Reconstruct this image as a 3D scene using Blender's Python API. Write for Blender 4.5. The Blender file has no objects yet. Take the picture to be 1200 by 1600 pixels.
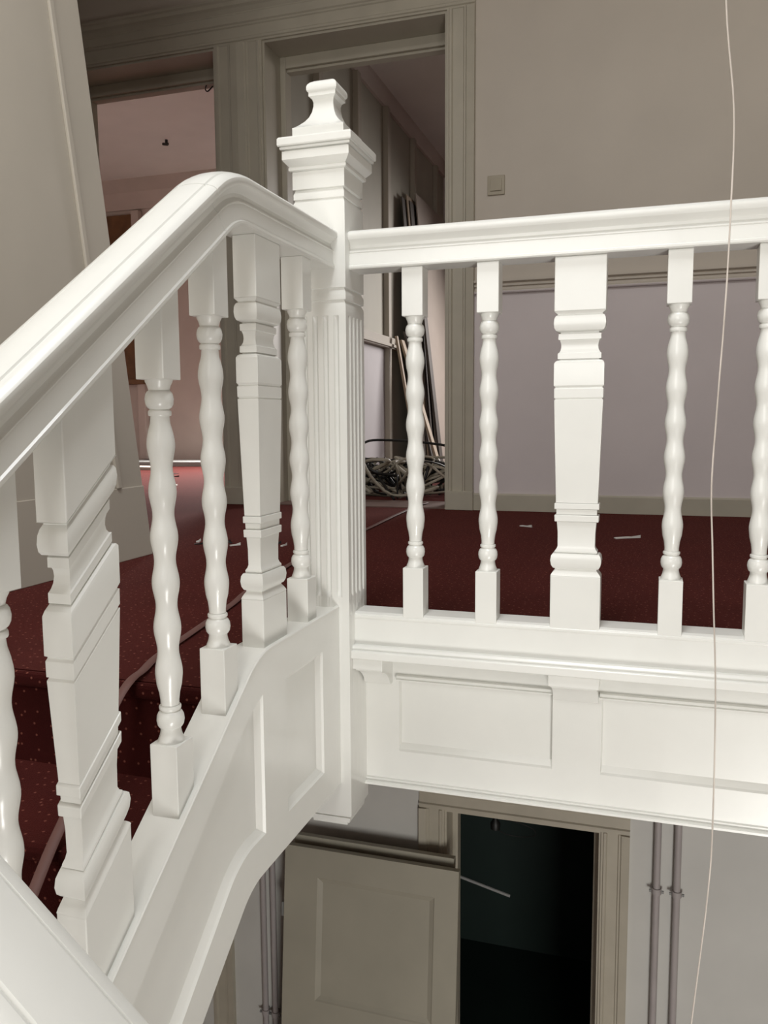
import bpy, bmesh, math, random
from mathutils import Vector, Matrix
R = math.radians
rnd = random.Random(7)
sc = bpy.context.scene
COL = sc.collection

# ---------------------------------------------------------------- camera
YAW, PITCH, ROLL, FPX = R(17.757), R(6.149), R(0.396), 1291.7
fw = Vector((-math.sin(YAW)*math.cos(PITCH), math.cos(YAW)*math.cos(PITCH), -math.sin(PITCH)))
rt = Vector((math.cos(YAW), math.sin(YAW), 0)); up = rt.cross(fw)
rt, up = rt*math.cos(ROLL) - up*math.sin(ROLL), up*math.cos(ROLL) + rt*math.sin(ROLL)
cd = bpy.data.cameras.new('camera'); cam = bpy.data.objects.new('camera', cd); COL.objects.link(cam)
cd.sensor_fit = 'VERTICAL'; cd.sensor_height = 36; cd.sensor_width = 27; cd.lens = 36*FPX/1600
cd.clip_start = .02
cam.matrix_world = Matrix(((rt.x, up.x, -fw.x, .6662), (rt.y, up.y, -fw.y, -1.7063), (rt.z, up.z, -fw.z, .4633), (0, 0, 0, 1)))
sc.camera = cam
# ---------------------------------------------------------------- world, light, exposure
w = bpy.data.worlds.new('world'); sc.world = w; w.use_nodes = True
w.node_tree.nodes['Background'].inputs[0].default_value = (.75, .85, 1, 1)
w.node_tree.nodes['Background'].inputs[1].default_value = .12
sc.view_settings.view_transform = 'Standard'; sc.view_settings.look = 'None'
sc.view_settings.gamma = 1; sc.view_settings.use_curve_mapping = False
sc.view_settings.exposure = 0.03
def area(name, loc, direction, sx, sy, power, col):
    l = bpy.data.lights.new(name, 'AREA'); l.shape = 'RECTANGLE'; l.size = sx; l.size_y = sy
    l.energy = power; l.color = col
    o = bpy.data.objects.new(name, l); COL.objects.link(o); o.location = loc
    o.rotation_euler = Vector(direction).to_track_quat('-Z', 'Y').to_euler()
    return o
# daylight entering at the stair window behind the camera, the roof light over the well, and the two room windows
area('stair_window_daylight', (.05, -3.12, 1.55), (0, 1, -.12), 1.4, 1.9, 38, (1, .985, .95))
area('roof_light_daylight', (.42, -1.15, 3.40), (0, 0, -1), .9, 1.1, 62, (.97, .985, 1))
area('lower_window_daylight', (2.0, -3.12, -2.2), (0, 1, 0), 1.2, 1.6, 135, (1, .985, .95))
area('left_room_daylight', (-3.05, 6.88, 1.75), (-.35, -1, -1.0), 1.3, 2.0, 230, (1, .96, .93)).data.spread = R(110)
area('right_room_daylight', (.45, 6.88, 1.75), (-.4, -1, -.9), 1.3, 2.0, 70, (1, .95, .92)).data.spread = R(120)

# ---------------------------------------------------------------- materials
def mat(name, col, rough=.5, var=.03, nscale=6, bump=.0, bscale=60, spec=.5, coat=0):
    m = bpy.data.materials.new(name); m.use_nodes = True; nt = m.node_tree; N = nt.nodes; L = nt.links
    b = N['Principled BSDF']; b.inputs['Roughness'].default_value = rough
    b.inputs['Specular IOR Level'].default_value = spec; b.inputs['Coat Weight'].default_value = coat
    tc = N.new('ShaderNodeNewGeometry')
    nz = N.new('ShaderNodeTexNoise'); nz.inputs['Scale'].default_value = nscale; nz.inputs['Detail'].default_value = 4
    L.new(tc.outputs['Position'], nz.inputs['Vector'])
    mr = N.new('ShaderNodeMapRange'); mr.inputs[1].default_value = .3; mr.inputs[2].default_value = .7
    mr.inputs[3].default_value = 1-var; mr.inputs[4].default_value = 1+var
    L.new(nz.outputs[0], mr.inputs[0])
    mx = N.new('ShaderNodeVectorMath'); mx.operation = 'SCALE'; mx.inputs[0].default_value = col
    L.new(mr.outputs[0], mx.inputs['Scale']); L.new(mx.outputs[0], b.inputs['Base Color'])
    if bump:
        n2 = N.new('ShaderNodeTexNoise'); n2.inputs['Scale'].default_value = bscale; n2.inputs['Detail'].default_value = 3
        L.new(tc.outputs['Position'], n2.inputs['Vector'])
        bp = N.new('ShaderNodeBump'); bp.inputs['Strength'].default_value = bump; bp.inputs['Distance'].default_value = .002
        L.new(n2.outputs[0], bp.inputs['Height']); L.new(bp.outputs[0], b.inputs['Normal'])
    m['mx'] = 0
    return m
def two_tone(name, upper, lower, zsplit, rough=.6):
    m = mat(name, upper, rough, .03, 3, .12, 90)
    nt = m.node_tree; N = nt.nodes; L = nt.links
    g = N.new('ShaderNodeNewGeometry'); s = N.new('ShaderNodeSeparateXYZ'); L.new(g.outputs['Position'], s.inputs[0])
    gt = N.new('ShaderNodeMath'); gt.operation = 'GREATER_THAN'; gt.inputs[1].default_value = zsplit; L.new(s.outputs[2], gt.inputs[0])
    mx = N.new('ShaderNodeMix'); mx.data_type = 'RGBA'; L.new(gt.outputs[0], mx.inputs[0])
    mx.inputs[6].default_value = (*lower, 1); mx.inputs[7].default_value = (*upper, 1)
    vm = [n for n in N if n.type == 'VECT_MATH'][0]; L.new(mx.outputs[2], vm.inputs[0])
    return m
def carpet_mat(name, riser=False):
    m = bpy.data.materials.new(name); m.use_nodes = True; nt = m.node_tree; N = nt.nodes; L = nt.links
    b = N['Principled BSDF']; b.inputs['Roughness'].default_value = .95; b.inputs['Specular IOR Level'].default_value = .1
    b.inputs['Sheen Weight'].default_value = .2; b.inputs['Sheen Roughness'].default_value = .4; b.inputs['Sheen Tint'].default_value = (.8, .22, .18, 1)
    g = N.new('ShaderNodeNewGeometry'); s = N.new('ShaderNodeSeparateXYZ'); L.new(g.outputs['Position'], s.inputs[0])
    c = N.new('ShaderNodeCombineXYZ'); L.new(s.outputs[0], c.inputs[0])
    s2 = N.new('ShaderNodeSeparateXYZ'); L.new(g.outputs['True Normal'], s2.inputs[0])
    ab = N.new('ShaderNodeMath'); ab.operation = 'ABSOLUTE'; L.new(s2.outputs[2], ab.inputs[0])
    gt = N.new('ShaderNodeMath'); gt.operation = 'GREATER_THAN'; gt.inputs[1].default_value = .6; L.new(ab.outputs[0], gt.inputs[0])
    mf = N.new('ShaderNodeMix'); L.new(gt.outputs[0], mf.inputs[0]); L.new(s.outputs[2], mf.inputs[2]); L.new(s.outputs[1], mf.inputs[3]); L.new(mf.outputs[0], c.inputs[1])
    v = N.new('ShaderNodeTexVoronoi'); v.voronoi_dimensions = '2D'; v.inputs['Scale'].default_value = 36; v.inputs['Randomness'].default_value = .8
    L.new(c.outputs[0], v.inputs['Vector'])
    lt = N.new('ShaderNodeMapRange'); lt.inputs[1].default_value = .055; lt.inputs[2].default_value = .105; lt.inputs[3].default_value = .8; lt.inputs[4].default_value = 0
    L.new(v.outputs['Distance'], lt.inputs[0])
    nz = N.new('ShaderNodeTexNoise'); nz.inputs['Scale'].default_value = 5; nz.inputs['Detail'].default_value = 6; L.new(g.outputs['Position'], nz.inputs['Vector'])
    r = N.new('ShaderNodeValToRGB'); r.color_ramp.elements[0].position = .3; r.color_ramp.elements[1].position = .75
    r.color_ramp.elements[0].color = (.030, .0040, .0035, 1); r.color_ramp.elements[1].color = (.044, .0065, .0055, 1)
    L.new(nz.outputs[0], r.inputs[0])
    mx = N.new('ShaderNodeMix'); mx.data_type = 'RGBA'; L.new(lt.outputs[0], mx.inputs[0]); L.new(r.outputs[0], mx.inputs[6])
    mx.inputs[7].default_value = (.22, .075, .055, 1); L.new(mx.outputs[2], b.inputs['Base Color'])
    n2 = N.new('ShaderNodeTexNoise'); n2.inputs['Scale'].default_value = 500; L.new(g.outputs['Position'], n2.inputs['Vector'])
    bp = N.new('ShaderNodeBump'); bp.inputs['Strength'].default_value = .5; bp.inputs['Distance'].default_value = .003
    L.new(n2.outputs[0], bp.inputs['Height']); L.new(bp.outputs[0], b.inputs['Normal'])
    return m
M = {}
M['white'] = mat('white_gloss_paint', (.765, .765, .725), .30, .02, 9, .05, 120, .5, .15)
M['cream'] = mat('greige_paint', (.47, .43, .345), .45, .05, 7, .08, 100)
M['wall'] = two_tone('landing_wall_paint', (.56, .50, .425), (.68, .61, .605), 1.13)
M['darkwall'] = mat('bounce_cutting_wall', (.20, .17, .13), .6, .04, 3)  # unseen right wall, made dark to cut the light it bounces back
M['lwall'] = mat('left_wall_paint', (.52, .475, .40), .6, .03, 3, .1, 90)
M['lowwall'] = mat('lower_wall_paint', (.60, .59, .55), .6, .04, 3, .1, 90)
M['ceil'] = mat('ceiling_paint', (.75, .71, .67), .8, .03, 3)
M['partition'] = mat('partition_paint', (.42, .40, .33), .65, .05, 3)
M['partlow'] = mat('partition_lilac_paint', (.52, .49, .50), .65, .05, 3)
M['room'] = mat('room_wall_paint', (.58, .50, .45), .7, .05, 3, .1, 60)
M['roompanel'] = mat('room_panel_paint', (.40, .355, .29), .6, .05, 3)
M['carpet'] = carpet_mat('red_carpet'); M['riser'] = carpet_mat('red_carpet_riser', True)
M['dark'] = mat('dark_green_gloom', (.009, .022, .017), .6, .1, 3)  # green walls, with the unlit room's gloom put into the colour, floor included
M['loosedoor'] = mat('loose_door_paint', (.40, .375, .30), .5, .05, 4)
M['pipe'] = mat('pipe_paint', (.42, .38, .37), .45, .05, 10)
M['switch'] = mat('beige_switch_plastic', (.40, .35, .26), .4, .03)
M['cable'] = mat('brown_flat_cable', (.15, .07, .06), .6, .05)
M['black'] = mat('black_rubber', (.012, .011, .010), .5, .1)
M['palecable'] = mat('pale_cable_plastic', (.36, .32, .25), .5, .1)
M['brown'] = mat('brown_wood', (.16, .075, .03), .5, .2, 12)
M['plank'] = mat('plank_wood', (.34, .26, .18), .6, .15, 14)
M['darkplank'] = mat('dark_plank_wood', (.06, .045, .035), .6, .2, 14)
M['sheet'] = mat('pink_sheet_board', (.37, .31, .265), .7, .05, 4)
M['paper'] = mat('white_paper', (.75, .72, .68), .7, .03)
M['cord'] = mat('white_cord', (.62, .56, .50), .6, .02)
M['thresh'] = mat('threshold_wood', (.17, .10, .08), .6, .15, 10)
M['grey'] = mat('grey_board', (.30, .30, .29), .7, .05)
M['steel'] = mat('hinge_steel', (.25, .25, .24), .35, .1)

# ---------------------------------------------------------------- helpers
def obj(name, vf, m, parent=None, smooth=None, bevel=0, recalc=True):
    v, f = vf
    me = bpy.data.meshes.new(name); me.from_pydata([tuple(p) for p in v], [], f); me.update()
    if recalc:
        bm = bmesh.new(); bm.from_mesh(me); bmesh.ops.recalc_face_normals(bm, faces=bm.faces); bm.to_mesh(me); bm.free()
    if smooth is not None:
        for p in me.polygons: p.use_smooth = True
        me.set_sharp_from_angle(angle=R(smooth))
    me.materials.append(M[m] if isinstance(m, str) else m)
    o = bpy.data.objects.new(name, me); COL.objects.link(o)
    if parent: o.parent = parent
    if bevel:
        b = o.modifiers.new('edge', 'BEVEL'); b.width = bevel; b.segments = 2; b.limit_method = 'ANGLE'; b.angle_limit = R(40)
    return o
def thing(name, label, cat, group=None, loc=(0, 0, 0)):
    o = bpy.data.objects.new(name, None); COL.objects.link(o); o.empty_display_size = .1; o.location = loc
    o['label'] = label; o['category'] = cat
    if group: o['group'] = group
    return o
def tag(o, label, cat, group=None):
    o['label'] = label; o['category'] = cat
    if group: o['group'] = group
    return o
def struct(o, label=None):
    o['kind'] = 'structure'
    if label: o['label'] = label
    return o
def join(*parts):
    V, F = [], []
    for v, f in parts:
        n = len(V); V += list(v); F += [tuple(i+n for i in q) for q in f]
    return V, F
def box(x0, x1, y0, y1, z0, z1):
    v = [(x, y, z) for z in (z0, z1) for y in (y0, y1) for x in (x0, x1)]
    return v, [(0, 2, 3, 1), (4, 5, 7, 6), (0, 1, 5, 4), (2, 6, 7, 3), (0, 4, 6, 2), (1, 3, 7, 5)]
def loft(rings, caps=True):
    V = [p for r in rings for p in r]; n = len(rings[0]); F = []
    for i in range(len(rings)-1):
        for j in range(n):
            a = i*n+j; b = i*n+(j+1) % n; F.append((a, b, b+n, a+n))
    if caps: F.append(tuple(range(n))[::-1]); F.append(tuple(range(len(V)-n, len(V))))
    return V, F
def rect_loft(prof, cx=0, cy=0, shear=0):       # prof: (z, hx, hy)
    return loft([[(cx+sx*hx, cy+sy*hy, z+shear*sy*hy) for sx, sy in ((-1, -1), (1, -1), (1, 1), (-1, 1))] for z, hx, hy in prof])
def lathe(prof, cx=0, cy=0, seg=28):
    return loft([[(cx+r*math.cos(2*math.pi*k/seg), cy+r*math.sin(2*math.pi*k/seg), z) for k in range(seg)] for z, r in prof])
def prism(poly, fn, a, b):                      # 2D polygon extruded: fn(p, q, t)
    return loft([[fn(p, q, a) for p, q in poly], [fn(p, q, b) for p, q in poly]])
FX = lambda p, q, t: (t, p, q)                  # profile (y,z) along x
FY = lambda p, q, t: (p, t, q)
FZ = lambda p, q, t: (p, q, t)
def tube(pts, r, seg=8, sm=6):
    P = [Vector(p) for p in pts]
    if sm > 1:                                   # Catmull-Rom
        Q = []; E = [P[0]*2-P[1]]+P+[P[-1]*2-P[-2]]
        for i in range(1, len(E)-2):
            for k in range(sm):
                t = k/sm; a, b, c, d = E[i-1:i+3]
                Q.append(.5*((2*b)+(c-a)*t+(2*a-5*b+4*c-d)*t*t+(3*b-a-3*c+d)*t**3))
        Q.append(P[-1]); P = Q
    rings = []
    for i, p in enumerate(P):
        t = (P[min(i+1, len(P)-1)]-P[max(i-1, 0)]).normalized()
        u = t.cross(Vector((0, 0, 1))) if abs(t.z) < .95 else t.cross(Vector((1, 0, 0)))
        u.normalize(); v = t.cross(u)
        rr = r if isinstance(r, tuple) else (r, r)
        rings.append([p+u*rr[0]*math.cos(2*math.pi*k/seg)+v*rr[1]*math.sin(2*math.pi*k/seg) for k in range(seg)])
    return loft(rings)
def inset(poly, d):                              # miter offset inward of a CCW polygon
    n = len(poly); out = []
    for i in range(n):
        p0 = Vector(poly[i-1]); p1 = Vector(poly[i]); p2 = Vector(poly[(i+1) % n])
        e1 = (p1-p0).normalized(); e2 = (p2-p1).normalized()
        n1 = Vector((-e1.y, e1.x)); n2 = Vector((-e2.y, e2.x)); m = n1+n2
        m = m/max(m.dot(n1), .3) if m.length > 1e-6 else n1
        out.append(tuple(p1+m*d))
    return out
def ccw(poly):
    a = sum(poly[i-1][0]*poly[i][1]-poly[i][0]*poly[i-1][1] for i in range(len(poly)))
    return poly if a > 0 else poly[::-1]
def holed(outer, holes, fn, front, back):        # board with holes cut through; fn(s, t, d)
    bm = bmesh.new()
    def ring(poly, d): return [bm.verts.new(fn(s, t, d)) for s, t in poly]
    for d in (front, back):
        es = []
        for poly in [outer]+holes:
            vs = ring(poly, d)
            for i in range(len(vs)): es.append(bm.edges.new((vs[i-1], vs[i])))
        bmesh.ops.triangle_fill(bm, use_beauty=True, use_dissolve=False, edges=es)
    for poly in [outer]+holes:
        a = ring(poly, front); b = ring(poly, back)
        for i in range(len(a)): bm.faces.new((a[i-1], a[i], b[i], b[i-1]))
    bmesh.ops.remove_doubles(bm, verts=bm.verts, dist=1e-5)
    bm.verts.index_update()
    vf = ([v.co.copy() for v in bm.verts], [tuple(v.index for v in f.verts) for f in bm.faces]); bm.free()
    return vf
def panel_in(hole, fn, front, deep, bev, sill=False):   # sunk panel with sloping border
    a = [fn(s, t, front) for s, t in hole]; q = inset(hole, bev*.25); r = inset(hole, bev)
    if sill:                                     # square sides and head, sloping sill
        (x0, z0), (x1, z1) = hole[0], hole[2]
        q = [(x0+.0008, z0+.004), (x1-.0008, z0+.004), (x1-.0008, z1-.001), (x0+.0008, z1-.001)]
        r = [(x0+.003, z0+.017), (x1-.002, z0+.017), (x1-.002, z1-.002), (x0+.003, z1-.002)]
    b = [fn(s, t, front+(deep-front)*.35) for s, t in q]; c = [fn(s, t, deep) for s, t in r]
    n = len(a); V = a+b+c; F = []
    for k in (0, 1):
        for i in range(n): j = (i+1) % n; F.append((k*n+i, k*n+j, k*n+n+j, k*n+n+i))
    return (V, F), ([fn(s, t, deep) for s, t in r], [tuple(range(n))])

W = .0575
SL, Y0 = .71, -.45                              # rake of the first flight and where it starts

# ================================================================ the shell
FL = struct(obj('floor', join(box(-3.2, 3.2, .10, 2.62, -.3, 0), box(-1.03, -.036, -.45, .10, -.3, 0), box(-6.5, 3.2, 2.9, 7.0, -.3, 0),
            box(-2.70, -1.68, 2.62, 2.9, -.3, 0), box(-1.39, -.36, 2.62, 2.9, -.3, 0)), 'carpet'), 'dark red carpet with small pale flecks')
struct(obj('ceiling', join(box(-6.5, -.08, -3.2, 7, 3.3, 3.5), box(.92, 3.2, -3.2, 7, 3.3, 3.5), box(-.08, .92, -3.2, -1.75, 3.3, 3.5), box(-.08, .92, -.55, 7, 3.3, 3.5)), 'ceil'))
wb = struct(obj('wall_back', join(
    box(-6.5, -2.70, 2.611, 2.87, 0, 3.3), box(-1.68, -1.39, 2.611, 2.87, 0, 3.3), box(-.36, 3.2, 2.611, 2.87, 0, 3.3),
    box(-2.70, -1.68, 2.611, 2.87, 2.53, 3.3), box(-1.39, -.36, 2.611, 2.87, 2.53, 3.3)), 'wall'))
struct(obj('wall_lower', join(box(-3.2, -1.75, 2.611, 2.87, -4.05, -.3), box(-1.75, -.37, 2.611, 2.87, -4.05, -.3), box(.48, 3.2, 2.611, 2.87, -4.05, -.3),
    box(-.37, .48, 2.611, 2.87, -1.69, -.3)), 'lowwall'))
struct(obj('wall_right', box(3.2, 3.35, -3.35, 7, -4.05, 3.5), 'darkwall'))
# front wall behind the camera with the stair window
def wall_y(x0, x1, z0, z1, y0, y1, hole):        # wall in the xz plane with rectangular openings
    return holed([(x0, z0), (x1, z0), (x1, z1), (x0, z1)], [[(a, c), (b, c), (b, d), (a, d)] for a, b, c, d in hole], lambda p, q, t: (p, t, q), y0, y1)
struct(obj('wall_front', wall_y(-3.2, 3.2, -4.05, 3.5, -3.2, -3.35, [(-.7, .8, .55, 2.55), (1.4, 2.6, -3.0, -1.4)]), 'wall'))
struct(obj('wall_far', join(box(-6.5, -3.75, 7, 7.15, 0, 3.3), box(-2.35, -.25, 7, 7.15, 0, 3.3), box(1.15, 3.2, 7, 7.15, 0, 3.3),
    box(-3.75, -2.35, 7, 7.15, 0, .7), box(-3.75, -2.35, 7, 7.15, 2.8, 3.3), box(-.25, 1.15, 7, 7.15, 0, .7), box(-.25, 1.15, 7, 7.15, 2.8, 3.3)), 'room'))
struct(obj('wall_side', join(box(-6.65, -6.5, 2.6, 7.15, 0, 3.3), box(-3.35, -3.2, -3.35, 2.611, -4.05, 3.3)), 'room'))
struct(obj('floor_lower', box(-3.2, 3.2, -3.2, 2.7, -4.2, -4.05), 'thresh'))
# the wall beside the stairs ends in a sloping edge
lw = [(-3.2, -1.3), (-.45, -1.3), (-.45, -.0), (.845, 0), (.31, 3.3), (-3.2, 3.3)]
WL = struct(obj('wall_left', prism(lw, lambda y, z, x: (x, y, z), -1.13, -1.03), 'lwall', bevel=.004), 'taupe wall beside the stairs with a sloping end')
SLW = (.31-.845)/3.3
poly = [(.845-.155+SLW*.25, .25), (.845-.135+SLW*.25, .25), (.845-.135+SLW*3.3, 3.3), (.845-.155+SLW*3.3, 3.3)]
struct(obj('trim_1', prism(poly, lambda y, z, x: (x, y, z), -1.03, -1.018), 'lwall', bevel=.003), 'thin cover strip running up the sloping wall end')
poly = [(-.45, 0), (.845, 0), (.845+SLW*.25, .25), (-.45, .25)]
struct(obj('baseboard_left', prism(poly, lambda y, z, x: (x, y, z), -1.03, -1.026), 'lwall', bevel=.003))
# back wall mouldings
dado = [(0, 1.12), (-.016, 1.12), (-.02, 1.126), (-.02, 1.134), (-.013, 1.139), (-.013, 1.150), (-.022, 1.155), (-.022, 1.164), (-.015, 1.168), (-.03, 1.176), (-.03, 1.187), (0, 1.187)]
struct(obj('trim_2', prism([(2.611+p, q) for p, q in dado], FX, -.213, 3.2), 'wall'), 'moulded dado rail on the landing wall')
base = [(0, 0), (-.016, 0), (-.016, .082), (-.01, .09), (0, .09)]
struct(obj('baseboard_back', prism([(2.611+p, q) for p, q in base], FX, -.213, 3.2), 'cream'))

# ---------------------------------------------------------------- door frames
ARC = [(0, 0), (0, .018), (.010, .018), (.014, .025), (.026, .025), (.032, .015), (.085, .015), (.090, .022), (.098, .022), (.104, .030), (.145, .034), (.145, 0)]
def door_frame(n, x0, x1, z0, z1, y, label, deep, plinth=.1, m='cream'):
    t = bpy.data.objects.new('door_%d' % n, None); COL.objects.link(t); t.location = (x0, y, z0); struct(t, label)
    off = Vector((-x0, -y, -z0))
    def put(nm, vf, mm=m, **k):
        o = obj(nm, ([Vector(v)+off for v in vf[0]], vf[1]), mm, t, **k); return o
    put('architrave', prism([(x0-a, y-b) for a, b in ARC], FZ, z0+plinth, z1))
    put('architrave', prism([(x1+a, y-b) for a, b in ARC], FZ, z0+plinth, z1))
    put('architrave', prism([(y-b, z1+a) for a, b in ARC], FX, x0-.145, x1+.145))
    for xa in (x0-.147, x1-.002): put('plinth_block', box(xa, xa+.149, y-.038, y, z0, z0+plinth), bevel=.003)
    # lining of the reveal, then the rebated inner frame
    put('lining', box(x0, x0+.012, y-.005, y+deep, z0, z1)); put('lining', box(x1-.012, x1, y-.005, y+deep, z0, z1))
    put('lining', box(x0+.012, x1-.012, y-.005, y+deep, z1-.012, z1))
    f0, f1 = y+deep-.07, y+deep+.01
    put('inner_frame', box(x0+.012, x0+.045, f0, f1, z0, z1-.012), bevel=.004); put('inner_frame', box(x1-.045, x1-.012, f0, f1, z0, z1-.012), bevel=.004)
    put('inner_frame', box(x0+.045, x1-.045, f0, f1, z1-.075, z1-.012), bevel=.004)
    put('inner_frame', box(x0+.045, x1-.045, f0+.02, f1-.002, z1-.09, z1-.075), bevel=.003)
    return t, put
d1, p1 = door_frame(1, -2.70, -1.68, 0, 2.53, 2.611, 'moulded greige door frame left of the newel post, opening to the pink room', .26)
d2, p2 = door_frame(2, -1.39, -.36, 0, 2.53, 2.611, 'moulded greige door frame behind the newel post, opening to the cable heap', .26)
p2('threshold', box(-1.39, -.36, 2.611, 2.97, 0, .006), 'thresh')
d3, p3 = door_frame(3, -.37, .48, -4.05, -1.69, 2.611, 'greige door frame around the dark doorway on the lower floor', .2)
cap = [(0, 2.675), (-.036, 2.675), (-.036, 2.682), (-.05, 2.70), (-.062, 2.71), (-.062, 2.73), (-.07, 2.738), (-.07, 2.75), (0, 2.75)]
struct(obj('trim_3', prism([(2.611+p, q) for p, q in cap], FX, -2.86, -.2), 'cream'), 'long cap moulding above both door frames')
# a further frame at the left of the lower wall
d4, p4 = door_frame(4, -2.6, -1.86, -4.05, -1.75, 2.611, 'greige door frame on the lower floor beneath the stair string', .2)
p4('door_leaf', box(-2.6, -1.86, 2.78, 2.82, -4.05, -1.75), 'cream')
# dark room behind the lower doorway
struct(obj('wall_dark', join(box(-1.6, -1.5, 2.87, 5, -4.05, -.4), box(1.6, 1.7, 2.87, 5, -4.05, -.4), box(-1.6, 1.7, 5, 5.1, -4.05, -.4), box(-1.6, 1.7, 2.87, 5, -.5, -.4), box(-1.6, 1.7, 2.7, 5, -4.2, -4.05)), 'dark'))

# ---------------------------------------------------------------- rooms behind
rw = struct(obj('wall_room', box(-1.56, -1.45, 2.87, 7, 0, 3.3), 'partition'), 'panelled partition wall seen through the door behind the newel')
for y in (3.50, 4.25, 4.97, 5.77, 6.60):
    obj('batten', box(-1.45, -1.405, y-.035, y+.035, 0, 3.0), 'roompanel', rw, bevel=.004)
obj('cornice', prism([(-1.45, 3.0), (-1.425, 3.0), (-1.42, 3.03), (-1.40, 3.09), (-1.395, 3.12), (-1.45, 3.12)], FY, 2.87, 7), 'room', rw)
struct(obj('ceiling', box(-1.45, 3.2, 2.87, 7, 3.12, 3.3), 'ceil'), 'lower ceiling of the room behind the newel')
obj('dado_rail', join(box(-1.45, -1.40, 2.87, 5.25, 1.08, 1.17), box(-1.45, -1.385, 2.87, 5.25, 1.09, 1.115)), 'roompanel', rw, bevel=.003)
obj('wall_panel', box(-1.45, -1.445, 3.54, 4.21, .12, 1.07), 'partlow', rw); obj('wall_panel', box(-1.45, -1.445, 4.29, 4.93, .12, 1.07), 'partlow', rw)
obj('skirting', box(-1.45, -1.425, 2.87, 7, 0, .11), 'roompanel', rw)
tr4 = struct(obj('trim_4', prism([(7, 2.98), (6.97, 2.98), (6.95, 3.05), (6.88, 3.15), (6.86, 3.3), (7, 3.3)], FX, -6.5, -1.56), 'room'), 'plaster cornice at the far end of the pink room')
for i, (x0, x1) in enumerate(((-3.75, -2.35), (-.25, 1.15)), 1):
    wt = bpy.data.objects.new('window_%d' % i, None); COL.objects.link(wt); struct(wt, 'tall room window')
    for q in (box(x0, x0+.06, 7.0, 7.06, .7, 2.8), box(x1-.06, x1, 7.0, 7.06, .7, 2.8), box(x0, x1, 7.0, 7.06, 2.74, 2.8), box(x0, x1, 7.0, 7.06, .7, .76), box(x0, x1, 7.01, 7.05, 1.9, 1.95)):
        obj('window_frame', q, 'white', wt)
wt = bpy.data.objects.new('window_3', None); COL.objects.link(wt); struct(wt, 'large stair window')
wt.location = (0, 0, 0)
for x0, x1, z0, z1, nm in ((-.7, .8, .55, 2.55, 'window_frame'), (1.4, 2.6, -3.0, -1.4, 'window_frame')):
    for q in (box(x0, x0+.06, -3.29, -3.22, z0, z1), box(x1-.06, x1, -3.29, -3.22, z0, z1), box(x0, x1, -3.29, -3.22, z1-.06, z1), box(x0, x1, -3.29, -3.22, z0, z0+.06)):
        obj(nm, q, 'white', wt)

# ================================================================ balustrade
# ---- newel post
def newel(x, y, dz, label):
    t = thing('newel_post', label, 'newel post', 'newel posts of the stair', (x, y, dz))
    def ring(z, h, fl=0):                        # square section with four flutes per side
        pts = []; cs = (-.0355, -.0118, .0118, .0355); hw = .0060
        side = [(-h, 0)]
        for c in cs:
            for a in (-1, -.8, -.4, 0, .4, .8, 1):
                side.append((c+a*hw, fl*math.sqrt(max(0, 1-a*a))))
        for k in range(4):
            ca, sa = ((1, 0), (0, 1), (-1, 0), (0, -1))[k]
            for s, d in side:
                px, py = s, -h+d
                pts.append((px*ca-py*sa, px*sa+py*ca, z))
        return pts
    D = .0085
    rings = [ring(-.411, W-.003), ring(-.405, W), ring(.088, W), ring(.094, W, D*.55), ring(.104, W, D), ring(.672, W, D), ring(.682, W, D*.6), ring(.688, W),
             ring(.709, W), ring(.7175, W-.004), ring(.7188, W-.004), ring(.720, W), ring(.734, W), ring(.7425, W-.004), ring(.7438, W-.004), ring(.745, W),
             ring(.917, W), ring(.9250, W-.0035), ring(.9265, W-.0035), ring(.9275, W-.0012), ring(.938, W-.0012), ring(.9450, W-.004), ring(.9465, W-.004), ring(.948, W), ring(.99, W)]
    obj('shaft', loft(rings), 'white', t, smooth=35)
    dp = [(-.438, .038), (-.4365, .041), (-.4275, .041), (-.4265, .0495), (-.4155, .0515), (-.4150, .046), (-.411, .046)]
    obj('drop_base', rect_loft([(z, h, h) for z, h in dp]), 'white', t)
    cp = [(.984, .0605), (.986, .0635), (.9915, .0635), (.993, .062), (.997, .066), (1.003, .0715), (1.006, .0735), (1.0225, .0735), (1.0230, .0695), (1.0250, .0695), (1.0255, .0765), (1.0295, .0775), (1.0300, .0755), (1.0310, .0755), (1.0315, .080),
          (1.034, .0810), (1.046, .081), (1.0495, .0785), (1.0495, .056)]
    obj('cap', rect_loft([(z, h, h) for z, h in cp]), 'white', t)
    fp = [(1.0495, .0565), (1.073, .0565), (1.0735, .0545), (1.081, .0455), (1.090, .0365), (1.100, .0295), (1.112, .0245), (1.124, .0222), (1.131, .0222), (1.137, .0240), (1.1405, .0275),
          (1.142, .0300), (1.1495, .0300), (1.151, .0320), (1.154, .0335), (1.160, .0335), (1.165, .0318), (1.170, .0275), (1.1745, .0205), (1.1775, .0125), (1.1788, .004)]
    obj('finial', rect_loft([(z, h, h) for z, h in fp]), 'white', t, smooth=28)
    return t
newel(0, 0, 0, 'white fluted newel post with a stepped cap where both balustrades meet')

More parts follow.
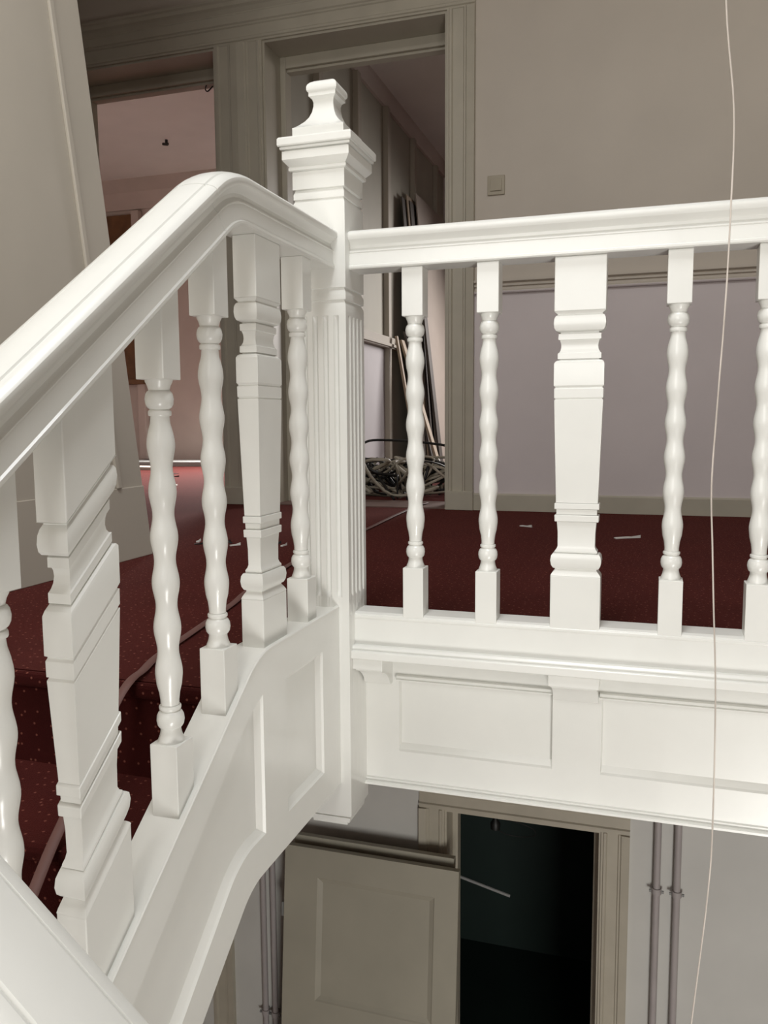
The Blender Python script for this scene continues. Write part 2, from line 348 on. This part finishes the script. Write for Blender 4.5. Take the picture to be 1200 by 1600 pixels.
# ---- handrails
HP = [(0, 0), (.0325, 0), (.0345, .0025), (.0345, .0065), (.0318, .0085), (.0305, .030), (.0300, .0335), (.0312, .0345), (.0312, .0365), (.0280, .0385), (.0255, .0430), (.0260, .0490),
      (.0310, .0550), (.0385, .0595), (.0412, .0665), (.0405, .0715), (.0370, .0755), (.0300, .0785), (.0255, .0795), (.0245, .0782), (.0230, .0782), (.0215, .0808), (.012, .0825), (0, .083)]
HP = HP + [(-u, v) for u, v in HP[-2:0:-1]]
def rail_yz(path):                               # path of the underside in the y,z plane
    rings = []
    for i, (y, z) in enumerate(path):
        a = Vector(path[max(i-1, 0)]); b = Vector(path[min(i+1, len(path)-1)]); t = (b-a).normalized()
        n = Vector((-t.y, t.x));
        if n.y < 0: n = -n
        # miter scale
        if 0 < i < len(path)-1:
            e = (Vector(path[i])-a).normalized(); s = 1/max(.5, abs(Vector((-e.y, e.x)).dot(n)))
        else: s = 1
        rings.append([(u, y+n.x*v*s, z+n.y*v*s) for u, v in HP])
    return loft(rings)
ZH, YB = .784, -.478
th = math.atan(SL); rad = .11; tl = rad*math.tan(th/2)
bend = [(-W+.001, ZH), (YB+tl, ZH)]
for k in range(1, 13):
    a = th*k/12; bend.append((YB+tl-rad*math.sin(a), ZH-rad*(1-math.cos(a))))
yj = bend[-1][0]-.012; joint = (yj, ZH+SL*(yj-YB)); bend.append(joint)
t = thing('handrail', 'moulded white handrail that bends down along the stairs', 'handrail', None, (0, 0, 0))
obj('rail_bend', rail_yz(bend), 'white', t, smooth=32)
y1 = joint[0]-.0010; ye = -1.327+W
obj('rail_slope', rail_yz([(y1, ZH+SL*(y1-YB)), (ye, ZH+SL*(ye-YB))]), 'white', t, smooth=32)
XE = 1.95
hr = obj('handrail', prism([(-u, v+ZH) for u, v in HP], FX, W-.001, XE), 'white', None, smooth=32)
tag(hr, 'straight moulded white handrail along the landing, right of the newel', 'handrail')

# ---- turned balusters
BR = []
for k in range(6): BR += [(.592-.0667*k, .0200), (.592-.0667*(k+.5), .0155)]
def spindle_prof():
    p = [(.684, .0196), (.681, .0192), (.676, .0166), (.670, .0150), (.6685, .0150), (.6675, .0168), (.664, .0190), (.657, .0204), (.650, .0196), (.645, .0172), (.6425, .0142), (.641, .0142),
         (.6405, .0158), (.6385, .0165), (.635, .0165), (.633, .0158), (.6325, .0136)]
    c = [(.632, .0134), (.622, .0144), (.610, .0176)]
    n = 60
    for i in range(n+1):
        z = .600-(.600-.2505)*i/n
        c.append((z, .01775+.00225*math.cos(2*math.pi*(z-.592)/.0667)))
    c += [(.240, .0182), (.228, .0152), (.216, .0137), (.2085, .0136)]
    q = [(.208, .0158), (.206, .0163), (.203, .0160), (.2025, .0142), (.2005, .0142), (.198, .0172), (.193, .0196), (.186, .0204), (.179, .0190), (.1755, .0168), (.1745, .0150), (.170, .0150), (.163, .0166), (.157, .0190), (.153, .0196)]
    return p+c+q
SPIN = None
def turned(x, y, dz, label, group, top_cut=None, bot_cut=None, ztop=ZH, zbot=.043):
    """top_cut / bot_cut: (slope, sign axis y) the block follows the raked rail / string"""
    global SPIN
    t = thing('turned_baluster', label, 'baluster', group, (x, y, zbot if bot_cut is None else zbot))
    b = zbot
    h = .0225
    def blk(nm, z0, z1, s0, s1):
        v = []
        for z, s in ((z0, s0), (z1, s1)):
            for sx, sy in ((-1, -1), (1, -1), (1, 1), (-1, 1)): v.append((sx*h, sy*h, z+s*sy*h-b))
        return v, [(3, 2, 1, 0), (4, 5, 6, 7), (0, 1, 5, 4), (1, 2, 6, 5), (2, 3, 7, 6), (3, 0, 4, 7)]
    obj('upper_block', blk('u', .684+dz, ztop, 0, top_cut or 0), 'white', t, bevel=.0012)
    obj('lower_block', blk('l', zbot, .153+dz, bot_cut or 0, 0), 'white', t, bevel=.0012)
    if SPIN is None:
        s = obj('turned_spindle', lathe(spindle_prof()), 'white', t, smooth=40); SPIN = s
    else:
        s = SPIN.copy(); COL.objects.link(s); s.parent = t
    s.location = (0, 0, dz-b)
    return t
# ---- flat moulded balusters (delta from the full width, at height)
FP = [(.679, 0), (.6735, .0065), (.6720, .0065), (.670, .0030), (.665, .0006), (.656, -.0004), (.647, .0008), (.642, .0035), (.6395, .0085), (.6385, .0125), (.6365, .0125), (.6355, .0085), (.6245, .0085), (.6235, .0112),
      (.618, .0133), (.611, .0140), (.604, .0128), (.599, .0100), (.5975, .0076), (.5868, .0076), (.5858, .0115), (.5845, .0115), (.5838, .0072), (.5815, .0036), (.5775, .0012), (.5345, .0012), (.5325, .0028), (.5310, .0042), (.5300, .0042), (.528, .0020),
      (.5105, .0022), (.5085, .0045), (.5075, .0045), (.5060, .0024), (.5000, .0026), (.3005, .0085)]
FP2 = [(.3000, .0055), (.2880, .0055), (.2875, .0095), (.2765, .0098), (.2760, .0058), (.2625, .0062)]
FP3 = [(.2620, .0108), (.240, .0125), (.212, .0128), (.207, .0110), (.2030, .0078), (.1995, .0078), (.1990, .0095), (.1980, .0095), (.1975, .0040), (.193, .0008), (.1835, -.0006), (.174, .0010), (.168, .0045), (.1665, .0085), (.1645, .0085), (.160, .0048), (.1555, .0016), (.152, 0)]
def zmap(z, tab):                                # raked baluster: its levels sit at their own offsets
    if z >= tab[0][0]: return z+tab[0][1]
    for (a, p), (b, q) in zip(tab, tab[1:]):
        if z >= b: return z+p+(q-p)*(a-z)/(a-b)
    return z+tab[-1][1]
def flat(x, y, dz, along, label, group, shear=0, ztop=ZH, zbot=.043, zm=None):
    t = thing('flat_baluster', label, 'baluster', group, (x, y, zbot)); b = zbot
    def lf(prof):
        rr = []
        for z, d in prof:
            if zm and z not in (ztop, zbot): z = zmap(z-dz, zm)
            a, c = .0495-d, .0218-d*.75
            hx, hy = (a, c) if along == 'x' else (c, a)
            rr.append([(sx*hx, sy*hy, z-b+shear*sy*hy) for sx, sy in ((-1, -1), (1, -1), (1, 1), (-1, 1))])
        return loft(rr)
    up_ = [(ztop, 0)]+[(FP[0][0]+dz, 0)]
    obj('upper_block', lf(up_), 'white', t, bevel=.0015)
    obj('moulded_neck', lf([(z+dz, d) for z, d in FP[:24]]), 'white', t, smooth=24)
    obj('tapered_shaft', lf([(z+dz, d) for z, d in FP[23:]]), 'white', t, smooth=28)
    obj('collar', lf([(z+dz, d) for z, d in FP2[:2]]), 'white', t, bevel=.0012)
    obj('shaft_gap', lf([(z+dz, d) for z, d in FP2[2:4]]), 'white', t)
    obj('collar', lf([(z+dz, d) for z, d in FP2[4:]]), 'white', t, bevel=.0012)
    obj('moulded_foot', lf([(z+dz, d) for z, d in FP3]), 'white', t, smooth=28)
    obj('lower_block', lf([(.152+dz, 0), (zbot, 0)]), 'white', t, bevel=.0015)
    return t
GR, GL, GF = 'balusters along the landing', 'balusters along the stairs', 'flat moulded balusters'
turned(.191, 0, 0, 'bobbin-turned white baluster right of the newel post, nearest to it', GR)
turned(.349, 0, 0, 'bobbin-turned white baluster just left of the upright flat baluster on the landing', GR)
flat(.531, 0, 0, 'x', 'broad flat baluster with moulded collars in the middle of the landing balustrade', GR)
turned(.714, 0, 0, 'bobbin-turned white baluster just right of the upright flat baluster on the landing', GR)
turned(.872, 0, 0, 'bobbin-turned white baluster cut by the right edge of the photo', GR)
flat(1.054, 0, 0, 'x', 'second broad flat baluster along the landing rail counted from the newel', GR)
turned(1.236, 0, 0, 'bobbin-turned baluster beyond the second broad flat one on the landing', GR)
ZS = .065                                        # top of the closed string on the level part
def zt_rail(y): return ZH if y > YB else ZH+SL*(y-YB)
YS = -.442
def zt_str(y): return ZS if y > YS else ZS+SL*(y-YS)
def dzr(y): return SL*(y-Y0) if y < Y0 else 0
turned(0, -.179, 0, 'bobbin-turned white baluster left of the newel post, nearest to it', GL, zbot=ZS-.012)
flat(0, -.350, 0, 'y', 'flat moulded baluster under the bend of the stair handrail', GL, zbot=ZS-.012)
turned(0, -.524, dzr(-.524), 'bobbin-turned white baluster just below the bend of the stair handrail', GL, SL, SL, zt_rail(-.524)+.003, zt_str(-.524)-.006)
turned(0, -.672, dzr(-.672), 'bobbin-turned white baluster beside the slanted flat baluster on the stairs', GL, SL, SL, zt_rail(-.672)+.003, zt_str(-.672)-.006)
flat(0, -.858, dzr(-.858), 'y', 'flat baluster with slanted mouldings following the stair slope', GL, .77, zt_rail(-.858)+.004, zt_str(-.858)-.008, [(.679, -.292), (.506, -.314), (.300, -.243), (.152, -.255)])
turned(0, -1.008, dzr(-1.008), 'bobbin-turned white baluster cut by the left edge of the photo', GL, SL, SL, zt_rail(-1.008)+.003, zt_str(-1.008)-.006)

# ---- landing edge: bottom rail, ledge, brackets, panelled fascia
t = thing('landing_fascia', 'white panelled fascia with ledge and brackets under the landing balustrade', 'fascia', None, (W, 0, 0))
o_ = Vector((-W, 0, 0))
def L_(vf): return [Vector(v)+o_ for v in vf[0]], vf[1]
br = [(.045, .05), (-.015, .05), (-.0215, .046), (-.0215, .0435), (-.0235, .0425), (-.0235, .0375), (-.0225, .0365), (-.0225, -.022), (.045, -.022)]
obj('bottom_rail', L_(prism(br, FX, W-.001, XE)), 'white', t, bevel=.0008)
lg = [(.058, -.05), (-.0455, -.05), (-.047, -.0485), (-.047, -.0335), (-.0455, -.032), (-.040, -.0315), (-.040, -.0265), (-.036, -.022), (.058, -.020)]
obj('ledge', L_(prism(lg, FX, W-.003, XE)), 'white', t, bevel=.0008)
def bracket(x0, x1):
    b = obj('bracket', L_(join(box(x0, x1, -.040, .05, -.0745, -.0495))), 'white', t, bevel=.001)
    pr = [(.055, -.0740), (-.030, -.0740), (-.030, -.080), (-.018, -.0835), (-.004, -.090), (.010, -.099), (.022, -.111), (.028, -.122), (.034, -.126), (.055, -.126)]
    c_ = obj('bracket_cove', L_(prism(pr, FX, x0+.004, x1-.004)), 'white', b, smooth=30)
bracket(W, .126); bracket(.482, .583); bracket(1.004, 1.104); bracket(1.526, 1.626)
fnF = lambda s, q, d: (s, d, q)
ZF = -.365
holes = [[(.137, -.288), (.483, -.288), (.483, -.118), (.137, -.118)], [(.585, -.288), (1.004, -.288), (1.004, -.118), (.585, -.118)], [(1.106, -.288), (1.526, -.288), (1.526, -.118), (1.106, -.118)]]
obj('frame', L_(holed([(W, ZF), (XE, ZF), (XE, -.05), (W, -.05)], holes, fnF, .05, .075)), 'white', t)
for h in holes:
    b, p = panel_in(h, fnF, .05, .062, .014, True)
    po = obj('panel', L_(p), 'white', t, recalc=False); obj('panel_border', L_(b), 'white', po, recalc=False)
    x0, x1 = h[0][0], h[1][0]
    mo = [(.055, -.119), (.039, -.1185), (.038, -.1155), (.041, -.1135), (.042, -.108), (.047, -.106), (.055, -.1055)]
    obj('frieze_moulding', L_(prism(mo, FX, x0-.004, x1+.004)), 'white', t)
bd = [(.085, ZF-.008), (.041, ZF-.008), (.037, ZF-.006), (.037, ZF-.001), (.040, ZF+.001), (.046, ZF+.0015), (.046, ZF+.007), (.05, ZF+.009), (.085, ZF+.006)]
obj('bottom_bead', L_(prism(bd, FX, W, XE)), 'white', t)

# ---- closed string of the stairs
def path(ys, f): return [(y, f(y)) for y in ys]
def bentline(zl, yb, ye, rad, y0=-W+.001, n=10, m=SL):
    a = math.atan(m); tl = rad*math.tan(a/2); p = [(y0, zl), (yb+tl, zl)]
    for k in range(1, n+1):
        q = a*k/n; p.append((yb+tl-rad*math.sin(q), zl-rad*(1-math.cos(q))))
    p.append((ye, zl+m*(ye-yb))); return p
YE = -1.30
top = bentline(ZS, YS, YE, .16); bot = bentline(-.332, -.492, YE, .13)
t = thing('stair_string', 'white panelled closed string curving down beneath the stair balustrade', 'stair string', None, (0, -W, 0))
so = Vector((0, W, 0))
def S_(vf): return [Vector(v)+so for v in vf[0]], vf[1]
fnS = lambda s, q, d: (d, s, q)
XF = .034
p1_ = [(-.155, -.006), (-.155, -.268), (-.338, -.268), (-.338, -.006)]
tp2 = [(-.470, -.022), (-.500, -.040), (-.530, -.061), (-1.22, -.061-.78*.69)]
bt2 = bentline(-.263, -.530, -1.22, .15, y0=-.434, m=.78)
p2_ = [(-.434, -.008)]+tp2+bt2[::-1][:-1]+[(-.434, -.263)]
outer = top+bot[::-1]
outer = ccw(outer); hs = [ccw(p1_), ccw(p2_)]
obj('string_board', S_(holed(outer, hs, fnS, XF, .012)), 'white', t)
obj('string_core', S_(prism(outer, fnS, -.036, .012)), 'white', t)
for h in hs:
    b, p = panel_in(h, fnS, XF, XF-.013, .0135)
    po = obj('panel', S_(p), 'white', t); obj('panel_border', S_(b), 'white', po)
# slim bead along the upper outer edge
rg = []
for i, (y, z) in enumerate(top):
    a = Vector(top[max(i-1, 0)]); b = Vector(top[min(i+1, len(top)-1)]); d = (a-b).normalized(); n = Vector((-d.y, d.x)); n = n if n.y > 0 else -n
    rg.append([(u, y+n.x*v, z+n.y*v) for u, v in ((XF-.006, -.001), (XF-.001, -.001), (XF+.001, .0005), (XF+.001, .003), (XF-.001, .0045), (XF-.006, .0045))])
obj('edge_bead', S_(loft(rg)), 'white', t)

# ---- stair flight
t = thing('stair_flight', 'red carpeted steps behind the stair balustrade', 'stairs', None, (-.5, -.45, -1.1))
to = Vector((.5, .45, 1.1)); T_ = lambda vf: ([Vector(v)+to for v in vf[0]], vf[1])
RS, RN = .18, .2535
for k in range(6):
    y = -.45-RN*k; z = -RS*k
    obj('riser', T_(box(-1.028, -.038, y-.004, y+.012, z-RS, z-.02)), 'riser', t)
    if k < 5: obj('tread', T_(box(-1.028, -.038, y-RN-.018, y+.012, z-RS-.028, z-RS)), 'carpet', t, bevel=.010)
obj('top_nosing', T_(box(-1.028, -.038, -.47, -.45, -.028, .0005)), 'carpet', t, bevel=.008)
hl = struct(obj('floor_half', box(-1.03, .6, -3.2, -1.71, -1.3, -1.08), 'carpet'), 'carpeted half landing below the stairs')

# ---- lower flight's corner newel and near handrail
newel(0, -1.327, -.56, 'white fluted newel post at the foot of the upper stair run')
S2 = .87
def rail2():
    rings = []; n = Vector((S2, 1)).normalized()
    for x in (W-.002, 1.6):
        zt = .052-S2*(x-.4)
        rings.append([(x+n.x*(v-.0665), -1.327+u, zt+n.y*(v-.0665)) for u, v in HP])
    return loft(rings)
hr = obj('handrail', rail2(), 'white', None, smooth=32)
tag(hr, 'white moulded handrail close to the camera in the lower left corner', 'handrail')
st = [(W-.004, .05-S2*(W-.4)-.95), (1.6, .05-S2*1.2-.95), (1.6, .05-S2*1.2-.55-.3), (W-.004, .05-S2*(W-.4)-.55-.3)]
so_ = obj('stair_string', prism(st, lambda x, z, y: (x, y, z), -1.36, -1.295), 'white')
tag(so_, 'white string of the lower stair run below the near handrail', 'stair string')

# ================================================================ things on the landing
t = thing('light_switch', 'beige square rocker light switch on the landing wall', 'light switch', None, (-.106, 2.611, 1.657))
obj('plate', box(-.044, .044, -.010, 0, -.048, .048), 'switch', t, bevel=.003)
obj('rocker', prism([(-.010, -.029), (-.018, -.029), (-.013, .029), (-.010, .029)], lambda p, q, s: (s, p, q), -.029, .029), 'switch', t, bevel=.0015)

fc = [(-.207, -.475, .008), (-.225, -.41, .006), (-.254, -.32, .005), (-.282, -.165, .005), (-.311, 0, .005), (-.343, .168, .005), (-.381, .326, .005), (-.43, .643, .005), (-.461, .9, .005), (-.485, 1.3, .005), (-.495, 1.677, .005), (-.53, 2.2, .005), (-.545, 2.5, .005), (-.55, 2.60, .012), (-.52, 2.8, .012)]
fc = [(-.15, -.98, -.345), (-.155, -.90, -.29), (-.16, -.816, -.234), (-.167, -.787, -.213), (-.179, -.729, -.172), (-.186, -.676, -.134), (-.201, -.585, -.07), (-.206, -.52, -.018)]+fc
tag(obj('floor_cable', tube(fc, (.0095, .0035), 8, 5), 'cable', None, smooth=60), 'flat reddish-brown cable running over the carpet and down the steps', 'cable')

cord = [(.745, -.25, 3.29), (.75, -.25, 2.0), (.755, -.25, 1.35), (.762, -.25, 1.111), (.779, -.25, .948), (.780, -.25, .812), (.777, -.25, .65), (.770, -.25, .481), (.766, -.25, .356), (.771, -.25, .25), (.776, -.25, .153), (.784, -.25, 0), (.787, -.25, -.226), (.783, -.25, -.355), (.764, -.25, -.598), (.74, -.25, -.9), (.75, -.25, -2), (.75, -.25, -4.04)]
tag(obj('hanging_cord', tube(cord, .0015, 6, 5), 'cord', None, smooth=60), 'thin pale cord hanging down through the stairwell', 'cord')

def scrap(x, y, l, wd, a, label, grp='scraps on the carpet', m='paper', z=0.0):
    ca, sa = math.cos(a), math.sin(a)
    pts = [(-.5, -.5), (-.1, -.3), (.5, -.45), (.42, .2), (.1, .5), (-.45, .35)]
    v = [(x+ca*p*l-sa*q*wd, y+sa*p*l+ca*q*wd, z+h) for h in (0.0, .004) for p, q in pts]
    v[6+2] = (v[8][0], v[8][1], z+.012)
    n = 6
    f = [tuple(range(n))[::-1], tuple(range(n, 2*n))]+[(i, (i+1) % n, (i+1) % n+n, i+n) for i in range(n)]
    return tag(obj('paper_scrap', (v, f), m), label, 'scrap', grp)
scrap(.158, 1.962, .065, .02, -.5, 'tiny white scrap on the carpet left of the upright flat baluster')
scrap(.59, 1.70, .11, .03, .55, 'white paper scrap on the carpet right of the upright flat baluster')
rnd2 = random.Random(3)
for i in range(9):
    x = -1.02+.045*i+rnd2.uniform(-.01, .01); y = 1.16+rnd2.uniform(-.06, .05)
    scrap(x, y, rnd2.uniform(.02, .05), rnd2.uniform(.008, .02), rnd2.uniform(0, 3), ['tiny pale debris chip on the carpet behind the stair balusters', 'tiny dark debris chip on the carpet behind the stair balusters'][i % 2],
          'debris chips on the landing carpet', ['paper', 'black'][i % 2])

# ---------------------------------------------------------------- right room: boards, sheet and cables
def lean(name, y0, y1, x_foot, x_top, h, th_, m, label, cat, group, foot_shift=0):
    """board parallel to y leaning on the wall at the -x side; foot_shift tilts it along y"""
    d = Vector((x_top-x_foot, -foot_shift, h)); n = Vector((h, 0, x_foot-x_top)).normalized()*th_
    v = []
    for off in (Vector(), n):
        for y, k in ((y0, 0), (y1, 0), (y1, 1), (y0, 1)): v.append(Vector((x_foot, y+foot_shift, 0))+d*k+off+Vector((0, 0, max(0, -0))))
    zmin = min(p.z for p in v); v = [p-Vector((0, 0, zmin)) for p in v]
    c = Vector((x_foot, (y0+y1)/2, 0))
    o = obj(name, ([p-c for p in v], [(0, 1, 2, 3), (7, 6, 5, 4), (0, 4, 5, 1), (1, 5, 6, 2), (2, 6, 7, 3), (3, 7, 4, 0)]), m, bevel=.002)
    o.location = c
    return tag(o, label, cat, group)
GP = 'boards leaning in the room behind the newel'
lean('loose_sheet', 5.28, 6.85, -1.200, -1.402, 2.38, .010, 'darkplank', 'dark sheet leaning on the room wall, innermost of the stack', 'board', GP)
lean('loose_sheet', 5.38, 6.85, -1.186, -1.388, 2.42, .010, 'plank', 'pale sheet seen edge-on between the dark sheets in the room', 'board', GP)
lean('loose_sheet', 5.43, 6.85, -1.172, -1.374, 2.38, .010, 'darkplank', 'dark sheet leaning just behind the pinkish sheet', 'board', GP)
lean('loose_sheet', 5.56, 6.90, -1.152, -1.356, 2.47, .012, 'sheet', 'large pinkish sheet leaning in the room, outermost of the stack', 'board', GP)
lean('plank', 5.44, 5.55, -1.10, -1.325, 1.95, .02, 'darkplank', 'dark plank leaning in front of the pinkish sheet', 'plank', GP)
lean('plank', 4.99, 5.03, -1.17, -1.375, 1.18, .02, 'plank', 'short pale plank leaning below the dado rail of the room', 'plank', GP)
lean('plank', 5.13, 5.22, -1.02, -1.375, 1.16, .02, 'plank', 'slanting pale plank left of the dark plank in the room', 'plank', GP)
lean('plank', 5.235, 5.268, -1.10, -1.375, 1.24, .02, 'darkplank', 'short dark plank leaning next to the slanting pale plank', 'plank', GP)
rc = random.Random(11)
HEAP = thing('cable_heap', 'tangled heap of black and pale cables on the floor inside the doorway', 'cables', None, (-.9, 3.4, 0))
def heap_cable(i, m, r, label, big=False):
    pts = []
    cx, cy = rc.uniform(-1.15, -.60), rc.uniform(3.2, 3.8)
    a0 = rc.uniform(0, 6.28); n = rc.randint(7, 11)
    rx, ry = (rc.uniform(.18, .34), rc.uniform(.12, .26))
    for k in range(n):
        a = a0+k*rc.uniform(.55, .95)
        pts.append((max(-1.36, min(-.3, cx+rx*math.cos(a)*rc.uniform(.7, 1.15))), cy+ry*math.sin(a)*rc.uniform(.7, 1.2), rc.uniform(.012, .24)))
    pts[0] = (pts[0][0], pts[0][1], r+.001); pts[-1] = (pts[-1][0], pts[-1][1], r+.001)
    obj('cable', tube([Vector(p)-HEAP.location for p in pts], r, 6, 5), m, HEAP, smooth=60)
for i in range(16): heap_cable(i, 'palecable', rc.uniform(.007, .012), 'pale cable tangled in the heap inside the doorway')
for i in range(15): heap_cable(i, 'black', rc.uniform(.005, .010), 'black cable tangled in the heap inside the doorway')
loop = [(-1.0, 3.35, .01), (-1.1, 3.4, .12), (-1.18, 3.45, .25), (-1.12, 3.5, .34), (-.95, 3.5, .35), (-.7, 3.45, .335), (-.5, 3.4, .30), (-.42, 3.45, .2), (-.55, 3.5, .15), (-.8, 3.5, .10), (-.95, 3.45, .012)]
tag(obj('cable', tube(loop, .008, 8, 6), 'black', None, smooth=60), 'thick black cable loop rising above the cable heap', 'cable')

# ---------------------------------------------------------------- left room
t = thing('overmantel_panel', 'brown wooden wall panel at the far end of the pink room', 'wall panel', None, (-5.6, 6.99, 1.0))
obj('board', box(-.45, .42, -.05, 0, 0, 1.92), 'brown', t, bevel=.005)
obj('side_moulding', box(.42, .52, -.08, 0, -.95, 1.95), 'room', t, bevel=.005)
obj('shelf', box(-.5, .55, -.16, 0, -.06, 0), 'brown', t, bevel=.005)
t2 = tag(obj('ceiling_wire', tube([(-4.02, 5.86, 3.3), (-4.02, 5.86, 3.27), (-4.00, 5.85, 3.25), (-4.06, 5.86, 3.262)], .014, 6, 4), 'black'), 'dark wire stub hanging from the pink ceiling', 'wire')
tag(obj('wire_scrap', tube([(-1.86, 2.83, 2.445), (-1.87, 2.83, 2.42), (-1.855, 2.83, 2.405), (-1.82, 2.83, 2.43)], .004, 6, 3), 'black'), 'dark wire scrap at the head of the left door frame', 'wire')
for i, (x, y, z, l, wd, hh, m, lab) in enumerate(((-4.35, 6.55, 0, 1.5, .5, .05, 'grey', 'grey boards lying at the far wall of the pink room'),
        (-4.75, 5.8, 0, 1.2, .25, .03, 'sheet', 'pinkish board lying on the red carpet of the pink room'))):
    o = obj('loose_board', box(-l/2, l/2, -wd/2, wd/2, 0, hh), m, bevel=.003); o.location = (x, y, z); o.rotation_euler.z = .12*(1-2*i)
    tag(o, lab, 'board', 'boards on the pink room floor')
for i, (x, y) in enumerate(((-3.0, 3.9), (-3.35, 4.7), (-2.75, 3.75), (-3.6, 5.1))):
    scrap(x, y, .1, .05, i, ['white scrap on the carpet of the pink room', 'dark scrap on the carpet of the pink room'][i % 2], 'scraps in the pink room', ['paper', 'black'][i % 2])

# ================================================================ lower floor
def pipe(x, label):
    t = thing('wall_pipe', label, 'pipe', 'pipes on the lower wall', (x, 2.575, -4.05))
    obj('tube', tube([(0, 0, 0), (0, 0, 3.7)], .0175, 12, 1), 'pipe', t, smooth=50)
    for z in (2.08, .9):
        c = obj('clamp', tube([(0, 0, z), (0, 0, z+.03)], .025, 12, 1), 'pipe', t, smooth=40)
        obj('screw', tube([(.026, -.008, z+.015), (.036, -.008, z+.015)], .008, 8, 1), 'steel', c); obj('screw', tube([(-.026, -.008, z+.015), (-.036, -.008, z+.015)], .008, 8, 1), 'steel', c)
        obj('spacer', box(-.008, .008, .016, .036, z+.005, z+.025), 'steel', c)
pipe(.763, 'pipe on the lower wall right beside the dark doorway frame')
pipe(.862, 'outer pipe on the lower wall, second right of the dark doorway')
pipe(-1.49, 'outer pipe on the lower wall under the stairs, left one of two')
pipe(-1.425, 'inner pipe on the lower wall under the stairs, beside the loose doors')

def loose_door(x0, x1, ztop, ytop, yfoot, thk, label, panelled):
    zf = -4.05; h = ztop-zf; wd = x1-x0
    t = thing('loose_door', label, 'door', 'loose doors leaning on the lower wall', ((x0+x1)/2, yfoot, zf))
    ln = math.hypot(h, ytop-yfoot); a = math.atan2(ytop-yfoot, h)
    def fn(s, q, d):                              # s across, q up the leaf, d out of the front face (towards -y)
        return (s-wd/2, q*math.sin(a)-d*math.cos(a), q*math.cos(a)+d*math.sin(a))
    hs = [[(.2, ln-.86), (wd-.13, ln-.86), (wd-.13, ln-.16), (.2, ln-.16)], [(.2, .2), (wd-.13, .2), (wd-.13, ln-1.02), (.2, ln-1.02)]]
    obj('leaf', holed([(0, .003), (wd, .003), (wd, ln), (0, ln)], hs, fn, thk, 0), 'loosedoor', t)
    for hh in hs:
        b, p = panel_in(hh, fn, thk, thk-.014, .03)
        po = obj('panel', p, 'loosedoor', t); obj('panel_border', b, 'loosedoor', po)
    v = [fn(s, q, d) for d in (.0, thk*.7) for s, q in ((-.02, ln-.42), (.0, ln-.42), (.0, ln-.34), (-.02, ln-.34))]
    obj('hinge', (v, [(0, 1, 2, 3), (7, 6, 5, 4), (0, 4, 5, 1), (1, 5, 6, 2), (2, 6, 7, 3), (3, 7, 4, 0)]), 'steel', t)
loose_door(-1.225, -.285, -1.90, 2.51, 2.31, .04, 'loose greige panelled door leaning against the lower wall, behind the other', True)
loose_door(-1.25, -.24, -1.925, 2.43, 2.22, .04, 'front one of two loose greige panelled doors beside the dark doorway', True)
tag(obj('pale_rod', tube([(-.75, 2.98, -2.20), (-.363, 3.0, -2.305), (-.06, 3.0, -2.376)], .009, 8, 1), 'grey'), 'thin pale rod slanting in the dark doorway', 'rod')
t = thing('pendant_lamp', 'small dark lamp holder with wire loop in the dark doorway', 'lamp', None, (-.17, 3.1, -1.98))
obj('holder', lathe([(-.04, .012), (-.035, .028), (0, .03), (.02, .018), (.05, .008)]), 'black', t, smooth=40)
obj('wire', tube([(0, 0, .05), (.01, 0, .5), (0, 0, 1.48)], .004, 6, 4), 'black', t)
obj('wire_loop', tube([(.0, 0, -.03), (.06, .02, -.07), (.16, .03, -.08), (.24, .02, -.05), (.22, 0, 0), (.1, 0, .03), (.02, 0, .03)], .003, 6, 5), 'black', t)
